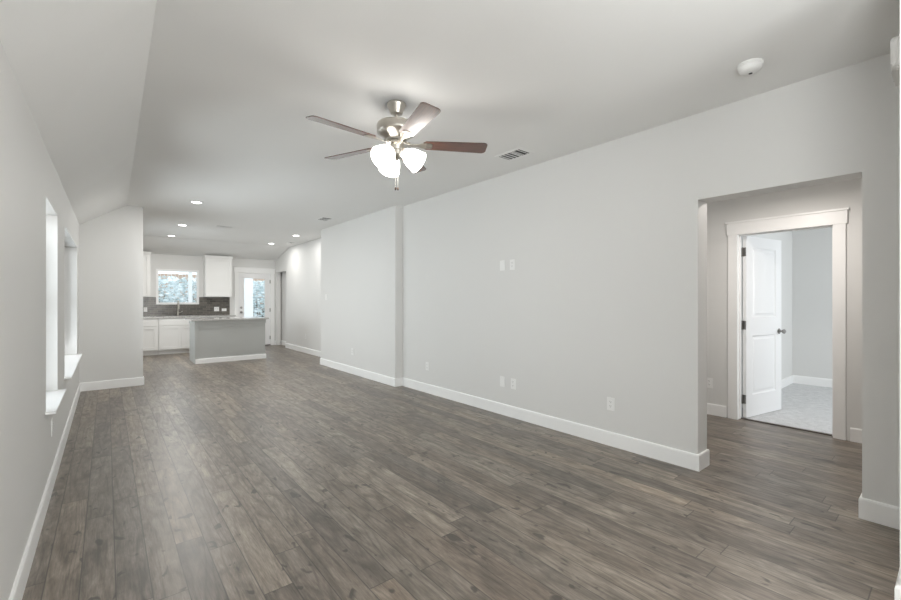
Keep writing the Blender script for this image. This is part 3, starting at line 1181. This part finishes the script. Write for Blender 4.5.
# light kit: three lit glass shades on short arms
lk_dir = [math.radians(d) for d in (-50, 78, -162)]
for a in lk_dir:
    dx, dy = math.cos(a), math.sin(a)
    tilt = math.radians(127)           # axis leans out and downwards
    base = Vector((dx * 0.052, dy * 0.052, 2.388))
    axis = Vector((dx * math.sin(tilt), dy * math.sin(tilt), math.cos(tilt)))
    q = Vector((0, 0, 1)).rotation_difference(axis).to_matrix().to_4x4()
    mt = Matrix.Translation(base) @ q
    bm = bmesh.new()
    tube(bm, [(dx * 0.045, dy * 0.045, 2.375), (dx * 0.06, dy * 0.06, 2.388), tuple(base)], 0.010, 12)
    lathe(bm, [(0.014, -0.012), (0.026, -0.004), (0.027, 0.022), (0.024, 0.026)], 24, mt)
    arm = link('lamp_holder', bm, M_NICK, fan, smooth=True)
    bm = bmesh.new()
    lathe(bm, [(0.027, 0.010), (0.036, 0.022), (0.058, 0.052), (0.070, 0.088), (0.075, 0.118), (0.081, 0.146),
               (0.078, 0.146), (0.072, 0.118), (0.067, 0.088), (0.055, 0.052), (0.033, 0.024), (0.024, 0.012)], 36, mt, False, False)
    sh = link('lamp_shade', bm, M_SHADE, arm, smooth=True)
    sh['label'] = 'glowing white bell-shaped glass shade'
    bm = bmesh.new()
    lathe(bm, [(0.012, 0.026), (0.014, 0.045), (0.026, 0.070), (0.029, 0.088), (0.022, 0.106), (0.008, 0.114)], 20, mt)
    link('bulb', bm, M_BULB, arm, smooth=True)
    pl = bpy.data.lights.new('bulb_light', 'POINT')
    pl.energy = 1.2
    pl.color = (1.0, 0.95, 0.88)
    pl.shadow_soft_size = 0.07
    po = bpy.data.objects.new('bulb_light', pl)
    COL.objects.link(po)
    po.parent = fan
    po.location = base + axis * 0.19

for dx, dy, zb in ((-0.016, -0.012, 2.125), (0.018, 0.010, 2.135)):
    bm = bmesh.new()
    tube(bm, [(dx, dy, 2.345), (dx, dy, zb)], 0.0016, 8)
    c = link('pull_chain', bm, M_CHAIN, fan)
    bm = bmesh.new()
    lathe(bm, [(0.002, 0.004), (0.006, 0.0), (0.0075, -0.010), (0.005, -0.020)], 14, Matrix.Translation((dx, dy, zb)))
    link('fob', bm, M_FOB, c, smooth=True)

# ------------------------------------------------------------------ hall lamp (unseen, added to light the hall)
hl = thing('added_hall_light', 'added, unseen round flush light that brightens the hall', 'ceiling light', (4.45, 1.0, 2.43))
bm = bmesh.new()
lathe(bm, [(0.14, 0), (0.15, -0.02), (0.12, -0.05), (0.05, -0.07)], 32)
link('diffuser', bm, M_SHADE, hl, smooth=True)
area('lamp', (0, 0, -0.08), (0, 0, 0), 0.25, 0.25, 16, (1.0, 0.93, 0.87), hl, 'DISK')

# ------------------------------------------------------------------ outdoors, seen through the kitchen window and door
bm = bmesh.new()
box(bm, -14, 14, YB + 0.17, 34, -0.22, -0.10)
struct(link('ground_patio', bm, M_GROUND))
pc = thing('patio_cover', 'white patio cover beam and posts outside the kitchen window', 'patio cover', (0, 0, 0))
bx('beam', M_VINYL, pc, -2.5, 7.5, 15.6, 15.75, 2.20, 2.42)
bx('post', M_VINYL, pc, 2.02, 2.12, 15.62, 15.72, -0.10, 2.20)
bx('post', M_VINYL, pc, 3.60, 3.93, 15.60, 15.75, -0.10, 2.20)
fn = thing('wooden_fence', 'reddish board fence behind the yard outside the kitchen', 'fence', (0, 0, 0))
bm = bmesh.new()
for i in range(110):
    x = -6 + i * 0.145
    box(bm, x, x + 0.138, 24.0, 24.03, -0.1, 2.55 + 0.01 * (i % 3))
link('boards', bm, M_FENCE, fn)
bx('rail', M_FENCE, fn, -6, 10, 24.03, 24.08, 0.4, 0.5)
bx('rail', M_FENCE, fn, -6, 10, 24.03, 24.08, 1.9, 2.0)


def shrub(cx, cy, rx, ry, h, n, label):
    t = thing('garden_shrub', label, 'shrub', (cx, cy, -0.1), group='pale shrubs in the yard')
    bm = bmesh.new()
    for i in range(n):
        u, v, w = random.uniform(-1, 1), random.uniform(-1, 1), random.uniform(0.02, 1)
        if u * u + v * v + (w - 0.45) ** 2 * 1.6 > 1.05:
            continue
        p = Vector((u * rx, v * ry, w * h))
        s = random.uniform(0.05, 0.10)
        q = Matrix.Translation(p) @ Matrix.Rotation(random.uniform(0, 6.28), 4, 'Z') @ Matrix.Rotation(random.uniform(-1.2, 1.2), 4, 'X')
        vs = [bm.verts.new(q @ Vector(c)) for c in ((-s, 0, 0), (0, -s * 0.5, 0.015), (s, 0, 0), (0, s * 0.5, 0.015))]
        bm.faces.new(vs)
    link('foliage', bm, M_LEAF, t)
    bm = bmesh.new()
    for k in range(5):
        a = k * 1.3
        tube(bm, [(0.05 * math.cos(a), 0.05 * math.sin(a), 0), (rx * 0.3 * math.cos(a), ry * 0.3 * math.sin(a), h * 0.7)], [0.03, 0.01], 8)
    link('stem', bm, M_BARK, t)


shrub(1.4, 19.0, 0.95, 0.8, 2.3, 4200, 'pale leafy shrub outside, seen through the left half of the kitchen window')
shrub(2.85, 20.9, 1.0, 0.8, 2.35, 4200, 'pale leafy shrub outside, seen through the right half of the kitchen window')
shrub(5.0, 18.8, 0.85, 0.8, 2.2, 4200, 'pale leafy shrub outside, seen through the glass of the kitchen door')
